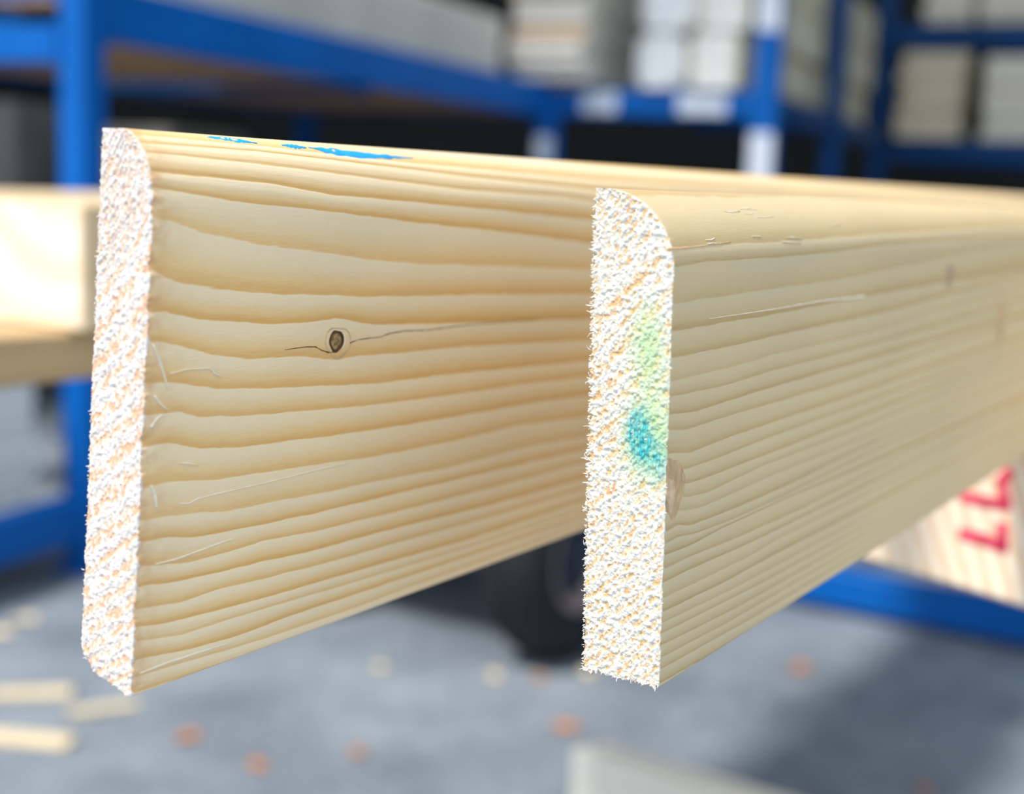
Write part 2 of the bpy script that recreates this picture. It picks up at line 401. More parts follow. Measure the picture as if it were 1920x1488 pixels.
def build_board(b, root, lines, face, end, end_m, pit_dir, dens=.00013, teal=None, green=None, cap_amp=.00035):
    b.fields(lines, 0)
    Z = b.rows(); S = b.S; nR = len(Z); nS = len(S)
    # perimeter: front rows, then top flat, back, bottom
    zz, ss = np.meshgrid(Z, S, indexing='ij')
    tt = b.tf(zz) + b.chipd(ss, zz)
    ph = b.ring(zz)
    # real corrugation of the planed face, fading in the rounded part
    fr = ph-np.floor(ph); rel = np.interp(fr, [0, .06, .35, .7, .96, 1], [.15, .55, 1, .75, .05, .15])
    tt = tt + (1-rel)*b.relief
    segs = [(zz, tt, ph)]
    # top flat
    nt_ = 6; ztop = np.full((nt_, nS), b.H); ttop = np.linspace(b.ra, b.th, nt_+1)[1:, None]*np.ones((1, nS))
    segs.append((ztop, ttop, ph[-1:]-(ttop-b.ra)/.0035))
    zb = np.concatenate([np.linspace(b.H, .012, 24)[1:], np.linspace(.012, 0, 10)[1:]])
    tb = b.tb(zb); zb2 = zb[:, None]*np.ones((1, nS)); tb2 = tb[:, None]*np.ones((1, nS))
    segs.append((zb2, tb2, ph[-1:]-4-(b.H-zb2)/-.004))
    if b.ch is None:
        tq = np.linspace(b.th, 0, 8)[1:-1, None]*np.ones((1, nS)); segs.append((tq*0, tq, ph[:1]+tq/.004))
    z_ = np.concatenate([x[0] for x in segs]); t_ = np.concatenate([x[1] for x in segs]); p_ = np.concatenate([x[2] for x in segs])
    s_ = np.ones((len(z_), 1))*S[None]
    V = b.P(s_, t_, z_); n, m_ = z_.shape
    # one far ring closes the board
    far = b.P(np.full(n, b.len), t_[:, -1], z_[:, -1])
    V = np.concatenate([V.reshape(-1, 3), far]); idx = np.arange(n*m_).reshape(n, m_); fi = n*m_+np.arange(n)
    i0 = idx; i1 = np.roll(idx, -1, 0)
    F = np.stack([i0[:, :-1], i0[:, 1:], i1[:, 1:], i1[:, :-1]], -1).reshape(-1, 4)
    Ff = np.stack([idx[:, -1], fi, np.roll(fi, -1), np.roll(idx[:, -1], -1)], -1)
    faces = F.tolist() + Ff.tolist() + [fi[::-1].tolist()] + [idx[:, 0].tolist()]
    ringv = np.concatenate([p_.ravel(), p_[:, -1]])
    mm = np.stack([s_, t_, z_], -1).reshape(-1, 3); mmf = np.stack([np.full(n, b.len), t_[:, -1], z_[:, -1]], -1)
    mm = np.concatenate([mm, mmf])*1000
    o = mesh_obj('board_body', V, faces, face, None, True, {'ring': ('FLOAT', ringv), 'mm': ('FLOAT_VECTOR', mm)})
    fix_parent(o, root)
    # --- sawn end: a dense lumpy grid with a skirt folded back into the board
    rows = np.concatenate([np.linspace(0, b.H-b.rb, int((b.H-b.rb)/dens), endpoint=False), b.H-b.rb+b.rb*np.sin(np.linspace(0, math.pi/2, 150))])
    nc = int(b.th/dens)+2
    A = np.linspace(0, 1, nc)
    zc, ac = np.meshgrid(rows, A, indexing='ij')
    t0 = b.tf(zc)+b.chipd(0*zc, zc); t1 = np.maximum(b.tb(zc), t0+.0003)
    X = (t0+(t1-t0)*ac); x_ = X*1000; y_ = zc*1000
    ph0 = b.ring(rows[:, None]*np.ones((1, 1)), [0])[:, 0]
    zsh = zc + pit_dir(zc)*X
    phc = np.interp(zsh, rows, ph0); over = zsh > rows[-1]; phc[over] = ph0[-1]-(zsh[over]-rows[-1])/.0035
    lump = fbm(x_*1.65+y_*.2, y_*1.2, b.seed+20, 3); fine = fbm(x_*4.2, y_*2.8, b.seed+40, 2)
    frc = phc-np.floor(phc); band = .5-.5*np.cos(2*math.pi*(frc+.1))
    disp = cap_amp*(1.6*lump + .45*fine - .5*band*b.bandk) + .00005
    edge = np.minimum(np.minimum(ac, 1-ac)*nc, 6)/6
    disp = disp*(.35+.65*edge)
    pit = np.clip((.50-lump)*3+.5, 0, 1)
    # frayed outline: push borders out and in
    ej = (fbm(y_*1.6, y_*0+1, b.seed+60, 3)-.45)*b.fray
    w_out = np.clip((ac-.85)/.15, 0, 1); X = X + w_out*ej*.001
    bz = (fbm(x_*1.6, x_*0+5, b.seed+61, 3)-.45)*b.fray*.001; zlow = np.clip(1-zc/.002, 0, 1)
    Zc = zc - zlow*bz
    s_c = -disp
    ss = s_c + b.sh*zc
    C = b.B + ss[..., None]*b.V - X[..., None]*b.T + Zc[..., None]*ZV
    nr, ncc = zc.shape; idx = np.arange(nr*ncc).reshape(nr, ncc)
    F = np.stack([idx[:-1, :-1], idx[:-1, 1:], idx[1:, 1:], idx[1:, :-1]], -1).reshape(-1, 4).tolist()
    bord = np.concatenate([idx[0, :-1], idx[:-1, -1], idx[-1, :0:-1], idx[:0:-1, 0]])
    Cb = C.reshape(-1, 3)[bord] + b.V*.0014
    cen = C.reshape(-1, 3).mean(0); dirc = cen-Cb; dirc[:, 2] = np.clip(dirc[:, 2], -.004, .004); dirc /= np.linalg.norm(dirc, axis=1)[:, None]
    Cb = Cb + dirc*.0002
    k0 = nr*ncc; kb = k0+np.arange(len(bord))
    F += [[int(bord[i]), int(kb[i]), int(kb[(i+1) % len(bord)]), int(bord[(i+1) % len(bord)])] for i in range(len(bord))]
    Vc = np.concatenate([C.reshape(-1, 3), Cb])
    def ext(a): return np.concatenate([a.ravel(), a.ravel()[bord]])
    tl = teal(x_, y_) if teal else x_*0; gr = green(x_, y_) if green else x_*0
    mmv = np.stack([ext(x_), ext(x_*0), ext(y_)], -1)
    o = mesh_obj('end_grain', Vc, F, end, None, True, {'ring': ('FLOAT', ext(phc)), 'pit': ('FLOAT', ext(pit)), 'mm': ('FLOAT_VECTOR', mmv),
                 'teal': ('FLOAT', ext(tl)), 'green': ('FLOAT', ext(gr))})
    o['label'] = end_m
    fix_parent(o, root)

def fix_parent(o, root):
    o.parent = root; o.matrix_parent_inverse = Matrix.Translation(-Vector(root.location))

def ribbon(b, pts, wid, lift, mat, name, root, label=None, n=24):
    """thin raised strip lying on the face of a board; points and widths in photo pixels at that spot"""
    P = np.array([b.uv(*p) for p in pts]); d = np.concatenate([[0], np.cumsum(np.hypot(*np.diff(P, axis=0).T))])
    q = np.linspace(0, d[-1], n); s = np.interp(q, d, P[:, 0]); z = np.interp(q, d, P[:, 1])
    W = np.interp(q, d, wid)/9600.*.5
    ts = np.gradient(s); tz = np.gradient(z); l = np.hypot(ts, tz); ns, nz = -tz/l, ts/l
    jit = 1+.25*rng.standard_normal(n)
    v = []; f = []
    for i in range(n):
        w_ = W[i]*abs(jit[i])
        for k, (o_, h) in enumerate(((-1, -.0002), (-.6, lift), (.6, lift), (1, -.0002))):
            S_, Z_ = s[i]+ns[i]*w_*o_, z[i]+nz[i]*w_*o_; Z_ = min(max(Z_, 0.0002), b.H*.9998)
            v.append(b.P(S_, float(b.tf(Z_))-h, Z_))
    for i in range(n-1):
        for k in range(3): f.append([4*i+k, 4*i+4+k, 4*i+5+k, 4*i+1+k])
    f.append([0, 1, 2, 3]); f.append([4*n-1, 4*n-2, 4*n-3, 4*n-4])
    o = mesh_obj(name, v, f, mat, None, True); fix_parent(o, root)
    if label: o['label'] = label
    return o
def blob(b, cx, cy, rx, ry, lift, mat, name, root, label=None, tilt=0., wob=.08, seed=3, hole=0.0, n=36):
    """low dome (or ring when hole > 0) on a board face around a photo point"""
    v = []; f = []; R = [max(hole, .001), (1+hole)/2, 1.0] if hole else [0.001, .35, .7, .92, 1.0]
    H_ = ([0, 1, -.3] if hole else [1, .95, .7, .35, -.3])
    for r, h in zip(R, H_):
        for k in range(n):
            a = 2*math.pi*k/n; q = 1+wob*math.sin(3*a+seed)+wob*.6*math.sin(5*a+2*seed)
            x, y = rx*r*q*math.cos(a), ry*r*q*math.sin(a)
            px, py = cx+x*math.cos(tilt)-y*math.sin(tilt), cy+x*math.sin(tilt)+y*math.cos(tilt)
            s, z = b.uv(px, py); z = min(max(z, .0002), b.H*.9998); s = max(s, -.0001)
            v.append(b.P(s, float(b.tf(z))-lift*h, z))
    for i in range(len(R)-1):
        for k in range(n): f.append([i*n+k, i*n+(k+1) % n, (i+1)*n+(k+1) % n, (i+1)*n+k])
    if not hole: f.append(list(range(n))[::-1])
    o = mesh_obj(name, v, f, mat, None, True); fix_parent(o, root)
    if label: o['label'] = label
    return o
def fibres(b, root, n_edge, n_face, seed, lmax=1.3):
    r = np.random.default_rng(seed); mb = MB()
    def one(s, t, z, d, ln, rad):
        p = b.P(s, t, z); pts = [p]; d = np.array(d, float)
        for k in range(3):
            d = d + r.normal(0, .35, 3); d /= np.linalg.norm(d); p = p + d*ln/3; pts.append(p)
        mb.tube(pts, [rad, rad*1.1, rad*.8, rad*.35], 4)
    for _ in range(n_edge):
        z = r.random()*b.H*.97; u = r.random(); big = r.random() < .12
        if u < .62: t = float(b.tb(z)); d = -b.T*1.0-b.V*.6+ZV*r.normal(0, .5)
        elif u < .80: t = float(b.tf(z))+.0002; d = -b.V*1.0+b.T*.1+ZV*r.normal(0, .5)
        else: z = .0002 + r.random()*.001; t = r.random()*float(b.tb(z)); d = -ZV*1.0-b.V*.6
        one(-.0002, t, z, d, (1.0 if big else .38)*lmax*.001*(.4+.6*r.random()), .00006+.00006*r.random())
    for _ in range(n_face):
        z = r.random()*b.H; a = float(b.tf(z)); c = float(b.tb(z)); t = a+(c-a)*r.random()
        one(-.0003, t, z, -b.V*.35-b.T*r.normal(0, .5)+ZV*(r.normal(0, .8)), .0008*(.4+r.random()*.6), .00007+.00004*r.random())
    o = mesh_obj('torn_fibres', mb.v, mb.f, M['fibre'], None, True); fix_parent(o, root); o['kind'] = 'stuff'
    o['label'] = 'white torn fibres fringing the saw cut'

# ---- left board
b1 = Board(247, 1305, 192, 240, .264, 32.53, .0150, .0095, .0170, .060, [(0, .0004), (.0027, .0112), (.0065, .0150), (.2, .0150)], jag=.7, seed=1)
b1.top_sp = .0045; b1.smax = .62; b1.ext = .3; b1.relief = .00013; b1.bandk = 1.1; b1.fray = .8
LINES1 = [
 [(235,251),(500,276),(760,305),(1120,338)],
 [(250,267),(490,284),(700,309),(877,331),(1126,357)],
 [(280,286),(489,308),(700,335),(869,356),(1055,369),(1126,380)],
 [(280,322),(393,333),(517,346),(630,367),(700,372),(922,393),(1126,414)],
 [(284,350),(365,365),(475,382),(644,399),(789,418),(901,429),(1040,447),(1126,458)],
 [(297,410),(330,418),(379,436),(489,459),(590,471),(700,488),(789,496),(907,498),(1126,507)],
 [(291,508),(310,520),(336,531),(401,543),(520,552),(700,557),(877,553),(1126,551)],
 [(314,586),(376,600),(520,608),(575,606),(632,596),(700,609),(848,606),(1025,601),(1126,598)],
 [(300,640),(342,650),(399,667),(472,674),(562,668),(632,676),(672,667),(700,667),(877,650),(1114,637)],
 [(317,716),(410,730),(472,729),(562,726),(700,720),(827,704),(951,691),(1108,676)],
 [(336,772),(373,782),(461,781),(562,771),(700,760),(866,738),(996,718),(1108,706)],
 [(317,830),(370,841),(449,840),(562,825),(700,806),(863,780),(996,756),(1108,740)],
 [(331,902),(401,901),(506,884),(619,868),(700,857),(848,828),(972,797),(1108,780)],
 [(311,968),(421,959),(525,939),(619,922),(700,904),(848,876),(996,836),(1108,817)],
 [(308,1007),(365,1008),(478,987),(585,964),(700,936),(889,891),(1108,840)],
 [(260,1062),(342,1057),(414,1040),(495,1014),(597,995),(700,970),(889,923),(1108,864)],
 [(273,1098),(329,1091),(414,1073),(495,1052),(572,1037),(700,1001),(907,950),(1108,894)],
 [(255,1143),(342,1129),(419,1102),(495,1085),(660,1043),(700,1030),(907,973),(1108,914)],
 [(255,1177),(317,1167),(419,1142),(521,1114),(660,1073),(877,1012),(1108,935)],
 [(255,1203),(342,1190),(444,1157),(546,1126),(660,1093),(877,1027),(1108,953)],
 [(266,1234),(342,1221),(444,1193),(546,1154),(660,1116),(848,1053),(1108,965)],
 [(255,1270),(317,1250),(419,1221),(495,1198),(660,1142),(771,1100),(1108,982)],
]
root1 = empty('pine_board', tuple(b1.B + b1.V*1.0), 'larger pine board on the left with dark oval knot and blue ink', 'board', 'two pine boards jutting out with sawn ends')
def pd1(z): return np.interp(z, [0, .05, .085, .11], [.62, .75, 1.5, 3.0])
build_board(b1, root1, LINES1, M['face_left'], M['end_left'], 'rough sawn end grain with pinkish pits', pd1, cap_amp=.00042)
fibres(b1, root1, 170, 60, 5, .8)
# knot, its halo and the cracks running from it
blob(b1, 634, 641, 25, 29, .000015, M['halo'], 'knot', root1, 'dark oval knot', wob=.05, hole=.90)
blob(b1, 631, 639, 14, 21, .00005, M['barkline'], 'knot', root1, 'dark outline of the knot', tilt=.12, wob=.05)
blob(b1, 630, 639, 10, 16.5, .00010, M['knotcore'], 'knot', root1, 'golden brown core of the knot', tilt=.12, wob=.05)
ribbon(b1, [(640,621),(646,630),(647,641),(642,652)], [1,3,3,1], .00014, M['sliver'], 'knot', root1, 'pale rim of the knot')
ribbon(b1, [(656,643),(670,637),(690,634),(712,632),(730,625),(760,620),(800,619),(850,612),(900,607),(960,602),(1010,598)], [4,3.2,3.4,3,3.4,3,2.6,2.2,1.8,1.5,.8], .00002, M['barkline'], 'crack', root1, 'thin dark crack running right from the knot', 60)
ribbon(b1, [(534,656),(552,653),(575,650),(592,650),(604,657),(618,661),(632,659)], [1.2,2,2.4,4,3.4,2.8,1.6], .00002, M['barkline'], 'crack', root1, 'short crack left of the knot')
for pts, wd in (([(286,646),(297,672),(306,700),(314,728)], [3,5,4,2]), ([(289,742),(300,757),(313,768)], [4,4,1]), ([(282,800),(292,786),(303,776)], [4,5,2]),
                ([(283,910),(289,925),(293,950)], [5,6,3]), ([(318,700),(350,692),(392,690),(402,700),(414,706)], [1,2,3,3,1]), ([(336,868),(352,868),(372,871)], [1,4,1])):
    ribbon(b1, pts, wd, .00035, M['sliver'], 'splinter', root1, 'pale splinter peeling at the sawn end')
for pts, wd in (([(336,943),(352,944),(372,934),(420,922),(500,904),(580,884),(650,868)], [2,4,3,2.5,2,2,1]), ([(292,1057),(330,1048),(400,1022),(440,1008)], [2,4,4,1]),
                ([(262,1262),(310,1243),(380,1220),(430,1205)], [3,5,4,1])):
    ribbon(b1, pts, wd, .00016, M['sliver'], 'raised_grain', root1, 'pale raised streak of grain', 40)
# blue ink along the top edge
ribbon(b1, [(388,256.5),(420,259.5),(455,264),(482,268)], [2,12,10,2], .00003, M['ink_blue'], 'ink_mark', root1, 'bright blue ink stroke')
ribbon(b1, [(528,271.5),(550,274),(574,276.5)], [3,13,3], .00003, M['ink_blue'], 'ink_mark', root1, 'bright blue ink dash')
ribbon(b1, [(578,276),(620,283),(670,290),(720,293),(775,296)], [3,19,24,15,2], .00003, M['ink_blue'], 'ink_mark', root1, 'bright blue ink stroke')

# ---- right board
_d = ray(1237, 1287); D2 = (b1.B[2]-CAMH)/_d[2]*_d[1]
b2 = Board(1237, 1287, 1148, 352, D2, 31.8, .0183, .0160, .0158, -.045, None, jag=.25, seed=9)
b2.top_sp = .010; b2.smax = .75; b2.ext = .55; b2.relief = .00007; b2.bandk = .5; b2.fray = 2.0
LINES2 = [
 [(1256,468),(1310,462),(1460,455),(1640,440)],
 [(1268,500),(1328,490),(1460,482),(1574,472),(1639,462),(1752,453)],
 [(1265,570),(1344,557),(1461,540),(1574,525),(1636,511),(1762,485),(1881,459)],
 [(1265,621),(1344,608),(1461,588),(1623,556),(1768,530)],
 [(1262,671),(1344,655),(1478,624),(1574,604),(1687,579),(1765,556)],
 [(1260,715),(1379,687),(1449,665),(1566,640),(1641,622),(1754,585)],
 [(1257,744),(1354,725),(1449,695),(1600,656),(1754,614),(1853,583)],
 [(1252,778),(1305,772),(1404,739),(1503,710),(1641,670),(1740,642)],
 [(1252,806),(1285,806),(1369,779),(1479,747),(1600,711),(1754,656)],
 [(1262,849),(1292,850),(1379,816),(1479,782),(1600,742),(1734,695)],
 [(1252,882),(1280,881),(1334,864),(1454,816),(1600,764),(1660,742)],
 [(1252,909),(1292,906),(1329,894),(1454,846),(1600,789),(1660,764)],
 [(1252,934),(1297,931),(1329,923),(1429,874),(1600,809),(1669,781)],
 [(1252,960),(1285,957),(1317,951),(1454,889),(1600,831)],
 [(1242,1000),(1272,984),(1292,986),(1379,953),(1479,909),(1600,849)],
 [(1242,1022),(1270,1007),(1305,1000),(1379,972),(1479,926),(1600,866)],
 [(1242,1042),(1292,1024),(1354,990),(1454,942),(1600,884)],
 [(1240,1070),(1292,1044),(1379,1010),(1503,955),(1600,905)],
 [(1240,1095),(1292,1068),(1404,1019),(1600,923)],
 [(1240,1123),(1312,1089),(1404,1044),(1466,1007),(1600,941)],
 [(1235,1151),(1354,1094),(1454,1039),(1600,965)],
 [(1235,1172),(1379,1102),(1600,985)],
 [(1235,1191),(1441,1087),(1600,1000)],
 [(1235,1213),(1379,1141),(1600,1016)],
 [(1235,1236),(1354,1173),(1600,1031)],
 [(1235,1257),(1404,1163),(1600,1046)],
]
root2 = empty('pine_board', tuple(b2.B + b2.V*1.0), 'right pine board in front with teal and green ink on its sawn end', 'board', 'two pine boards jutting out with sawn ends')
def pd2(z): return np.interp(z, [0, .05, .085, .11], [.9, .9, 1.3, 2.2])
H2 = b2.H*1000
def g2(x, y, cx, cy, sx, sy): return np.exp(-((x-cx)/sx)**2-((y-cy)/sy)**2)
def zpx(py): return (1287-py)/(1287-352)*H2   # mm above the lower edge
teal2 = lambda x, y: np.clip(1.5*g2(x, y, 6.8, zpx(797), 2.8, 5.0)+.75*g2(x, y, 1.6, zpx(850), 2.0, 4.5)+.7*g2(x, y, 4.8, zpx(835), 2.6, 4)-.12, 0, 1)
green2 = lambda x, y: np.clip(1.35*g2(x, y, 4.0, zpx(818), 6.5, 8.5)+.75*g2(x, y, 5.5, zpx(640), 4.5, 6.5)+.5*g2(x, y, 3.5, zpx(710), 4.5, 8)+.45*g2(x, y, 5, zpx(590), 3.5, 6)-.12, 0, 1)
build_board(b2, root2, LINES2, M['face_right'], M['end_right'], 'fuzzy white sawn end grain stained with teal and green ink', pd2, teal=teal2, green=green2, cap_amp=.00046)
fibres(b2, root2, 420, 520, 11, 1.9)
blob(b2, 1262, 912, 19, 58, .00010, M['knotsoft'], 'knot', root2, 'pale brown knot cut by the saw', wob=.08)
blob(b2, 1258, 925, 9, 34, .00022, M['knotmid'], 'knot', root2, 'raised middle of the cut knot', wob=.12)
ribbon(b2, [(1276,868),(1284,895),(1281,925),(1272,950)], [2,3,3,1], .00012, M['chip'], 'knot', root2, 'dark rim of the cut knot')
ribbon(b2, [(1262,880),(1268,905),(1264,935)], [1,2,1], .00030, M['chip'], 'knot', root2, 'dark vein of the cut knot')
blob(b2, 1781, 517, 8, 24, .00006, M['knotring'], 'knot', root2, 'small dark knot near the right edge', tilt=.12, wob=.1)
blob(b2, 1876, 608, 7, 42, .00006, M['knotsoft'], 'knot', root2, 'long brown scar near the right edge', tilt=.10, wob=.1)
ribbon(b2, [(1880,500),(1877,560),(1868,650),(1858,690)], [3,5,5,2], .00005, M['knotsoft'], 'knot', root2, 'thin brown streak down the face')
ribbon(b2, [(1330,597),(1380,590),(1460,578),(1540,564),(1622,555)], [1,2,3.5,5,7], .00022, M['sliver'], 'splinter', root2, 'long pale splinter lying along the face', 50)
ribbon(b2, [(1256,466),(1290,464),(1315,461),(1370,453)], [4,4,2,1], .00004, M['chip'], 'crack', root2, 'short brown split under the rounded edge')
for i in range(14):
    x0 = 1285+rng.random()*330; y0 = 385+rng.random()*80
    ribbon(b2, [(x0, y0), (x0+8+rng.random()*10, y0+rng.normal(0, 1.2)), (x0+16+rng.random()*24, y0+rng.normal(0, 2))], [.8, 1.6, .6], .0001, M['sliver'], 'raised_grain', root2, 'tiny raised fibre on the rounded edge', 8)

# ------------------------------------------------------------------ timbers close behind
V1 = b1.V; T1 = b1.T
def timber(name, corner, along, across, length, width, height, face_m, end_m_, label, cat, group=None, bev=.002):
    """squared timber: corner = lower end corner on the +across side; runs along, extends to -across"""
    corner = np.asarray(corner, float); c = corner + np.asarray(along)*length/2 - np.asarray(across)*width/2 + ZV*height/2
    base = corner - np.asarray(across)*width/2
    mb = MB().box(c, (along, across, ZV), (length, width, height), bev)
    o = mb.build(name, [face_m, end_m_], loc=tuple(base))
    for p in o.data.polygons:
        if abs(p.normal.dot(Vector(along))) > .9: p.material_index = 1
    return tag(o, label, cat, group)
M['saw_v'] = timber_mat('sawn timber', (.80, .64, .42), (.60, .42, .23), V1, 90)
M['saw_end'] = end_mat('sawn timber end', (.95, .86, .70), (.90, .72, .52), (.05, 0, .12), 180, 8)
M['brown_v'] = timber_mat('brown planed timber', (.55, .38, .20), (.42, .27, .13), V1, 60)
cp = at_y(157, 624, .80)
ztop = CAMH-.017
WORDS = ['nearest', 'second nearest', 'third nearest', 'fourth nearest', 'farthest']
hh = ztop-cp[2]
for i in range(4):
    timber('timber', cp - T1*(.105*i), V1, T1, 5.4, .103, hh, M['saw_v'], M['saw_end'],
           'pale squared timber on the top layer behind the left board, %s of the row' % WORDS[i], 'timber', 'top layer of squared timbers')
cb = at_y(170, 704, .80+.03)
zb_ = cb[2]; cpos = np.array([cp[0], cp[1], zb_]) - T1*.012 - V1*.35
for i in range(2):
    timber('timber', cpos - T1*(.19*i), V1, T1, 5.6, .188, cp[2]-zb_, M['brown_v'], M['brown_v'],
           'brown planed timber under the pale squared timbers, ' + ('the one in front' if i == 0 else 'the one behind'), 'timber', 'lower layer of brown timbers')
# timber with red marks, below the right board; carries both pine boards
zt = b1.B[2]-.00005; zr = zt-.078
A_ = at_z(1610, 1046, zr); B_ = at_z(1920, 1141, zr)
tr = (B_-A_)/np.linalg.norm(B_-A_); al = np.array([-tr[1], tr[0], 0.0])
if al[1] < 0: al = -al
M['red_end'] = end_mat('big timber end grain', (.96, .82, .64), (.82, .56, .36), tuple(-tr*.20+np.array([0, 0, -.06])), 600, 7)
M['saw_r'] = timber_mat('sawn timber angled', (.80, .64, .42), (.60, .42, .23), al, 90)
corner = B_ + tr*.16; width = .16 + np.linalg.norm(B_-A_) + .05
big = timber('timber', corner, al, tr, 2.6, width, .078, M['saw_r'], M['red_end'],
       'wide sawn timber with red crayon marks on its end, under the right pine board', 'timber')
def on_end(px, py):
    d = ray(px, py); k = ((corner-_O) @ al)/(d @ al); return _O + d*k
def stroke(pts, wpx, label):
    mb = MB(); P = [on_end(*p) - al*.0004 for p in pts]
    for a, c in zip(P[:-1], P[1:]):
        t = (c-a); ln = np.linalg.norm(t); t /= ln; n_ = np.cross(al, t); w_ = wpx/2600*.62
        mb.box((a+c)/2, (t, n_, al), (ln+w_*.7, w_, .0010))
    o = mb.build('crayon_mark', M['ink_red']); fix_parent(o, big); o['label'] = label
stroke([(1806,1000),(1845,1010),(1882,1025),(1879,986)], 22, 'lower red crayon mark shaped like an L on its side')
stroke([(1808,930),(1850,940),(1888,946),(1878,902),(1892,886)], 20, 'upper red crayon mark, a bent zigzag stroke')

# blue trestles carrying the two piles, just past the right edge of the view
def trestle(c, along, across, zt_, w_, label):
    """H frame: floor rail, two posts, feet and top bar"""
    along = np.asarray(along); across = np.asarray(across)
    root = empty('trestle', (c[0], c[1], 0), label, 'trestle', 'blue steel trestles under the timber')
    def at(u, v, z): q = np.asarray(c, float) + across*u + along*v; return np.array([q[0], q[1], z])
    MB().box(at(0, 0, zt_-.03), (along, across, ZV), (.06, w_, .06), .004).build('crossbar', M['paint'], root)
    MB().box(at(0, 0, .065), (along, across, ZV), (.07, w_, .09), .005).build('floor_rail', M['paint'], root)
    for s in (-1, 1):
        MB().box(at(s*(w_/2-.05), 0, (zt_-.06+.11)/2), (along, across, ZV), (.06, .06, zt_-.17), .004).build('post', M['paint'], root)
        MB().box(at(s*(w_/2-.05), 0, .011), (along, across, ZV), (.46, .08, .02), .003).build('foot', M['paint'], root)
        for q in (-1, 1):
            MB().tube([at(s*(w_/2-.05), q*.19, .022), at(s*(w_/2-.05), q*.03, .30)], .012, 8).build('brace', M['paint'], root)
for s_, wd_ in ((2.70, 'nearer'), (4.7, 'farther')):
    c = cp + V1*s_ - T1*.26; trestle(c, V1, T1, zb_, .92, 'blue steel trestle under the row of pale timbers, the %s of that pair' % wd_)
for s_, wd_ in ((.75, 'nearer'), (2.1, 'farther')):
    c = corner + al*s_ - tr*width/2; trestle(c, al, tr, zr, width+.12, 'blue steel trestle under the red marked timber, the %s of that pair' % wd_)

# two planks on edge at the bottom of the view
pz = .205; p0 = at_z(1072, 1404, pz); p1 = at_z(1350, 1488, pz); pdv = (p1-p0)/np.linalg.norm(p1-p0); pn = np.array([-pdv[1], pdv[0], 0])
M['plank'] = timber_mat('pale planed plank', (.93, .88, .78), (.86, .79, .66), pdv, 60)
for i, (off, nm) in enumerate(((0, 'front one with square top edge'), (.036, 'rear one leaning behind it'))):
    base = p0 + pn*off + pdv*(.012*i); c = base + pdv*1.1 + pn*.015
    c[2] = (pz-.004*i)/2
    o = MB().box(c, (pdv, pn, ZV), (2.2, .030, pz-.004*i), .004).build('plank', M['plank'], loc=(c[0], c[1], 0))
    tag(o, 'cream plank on edge on the floor, ' + nm, 'plank', 'planks on edge')

# ------------------------------------------------------------------ blue racks
ang = math.radians(22.7); R = np.array([math.sin(ang), math.cos(ang), 0]); TR = np.array([math.cos(ang), -math.sin(ang), 0])
P0 = np.array([-1.075, 3.45, 0]); P1 = P0 + R*3.08
def on_line(px, base, d):
    """point on horizontal line base + u*d whose picture column is px (at eye level)"""
    lo, hi = -6., 12.
    f_ = lambda u: proj(np.array([*(base+d*u)[:2], 1.4]))[0]-px
    for _ in range(60):
        m = (lo+hi)/2
        if f_(m) > 0: hi = m
        else: lo = m
    return base + d*m
P2 = on_line(1436, P1, TR); P3 = on_line(1562, P2, R)
ZB0, ZB1 = 1.335, 1.445
ZTOP = 3.4
def upright(c, label, mat='paint', size=(.085, .09), lab=None, ZTOP=3.4):
    root = empty('shelf_upright', (c[0], c[1], 0), label, 'rack upright', 'blue rack uprights')
    w_, d_ = size
    # channel section: web + two flanges, with slot rows
    mb = MB().box((c[0], c[1], ZTOP/2+.006) , (TR, R, ZV), (w_, d_, ZTOP-.012), .006)
    mb.build('post', M[mat], root)
    MB().box((c[0], c[1], .006), (TR, R, ZV), (w_+.05, d_+.05, .012), .002).build('foot_plate', M[mat], root)
    for z, h in (lab or []):
        MB().box(np.array([c[0], c[1], z])-R*(d_/2+.002), (TR, R, ZV), (w_*.92, .002, h)).build('label', M['label'], root)['label'] = 'pale paper label'
    return root
def zat(px, py, c):
    """height on a vertical line at c that appears at picture row py"""
    lo, hi = 0., 4.
    for _ in range(50):
        m = (lo+hi)/2
        if proj([c[0], c[1], m])[1] > py: lo = m
        else: hi = m
    return m
z1 = zat(1010, 282, P1); z2 = zat(1428, 296, P2); z2t = zat(1436, 22, P2)
upright(P0, 'tall bright blue rack upright nearest the camera, left of the pine boards', size=(.076, .085))
upright(P1, 'blue rack upright with one pale label, below the cream board stack', 'paint', (.085, .09), [(z1, .12)], ZTOP=ZB0+.1)
upright(P2, 'bright blue rack upright with white labels, between the white bundles and cream stack', 'paint', (.105, .09), [(z2, .20), (z2t, .16)])
upright(P3, 'dark blue rack upright behind the one with white labels', 'paint_shaded', (.09, .09))
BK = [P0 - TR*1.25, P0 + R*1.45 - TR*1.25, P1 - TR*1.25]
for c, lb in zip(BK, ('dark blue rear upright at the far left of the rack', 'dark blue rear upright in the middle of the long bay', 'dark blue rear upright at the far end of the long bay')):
    upright(c, lb, 'paint_shaded', (.09, .09))
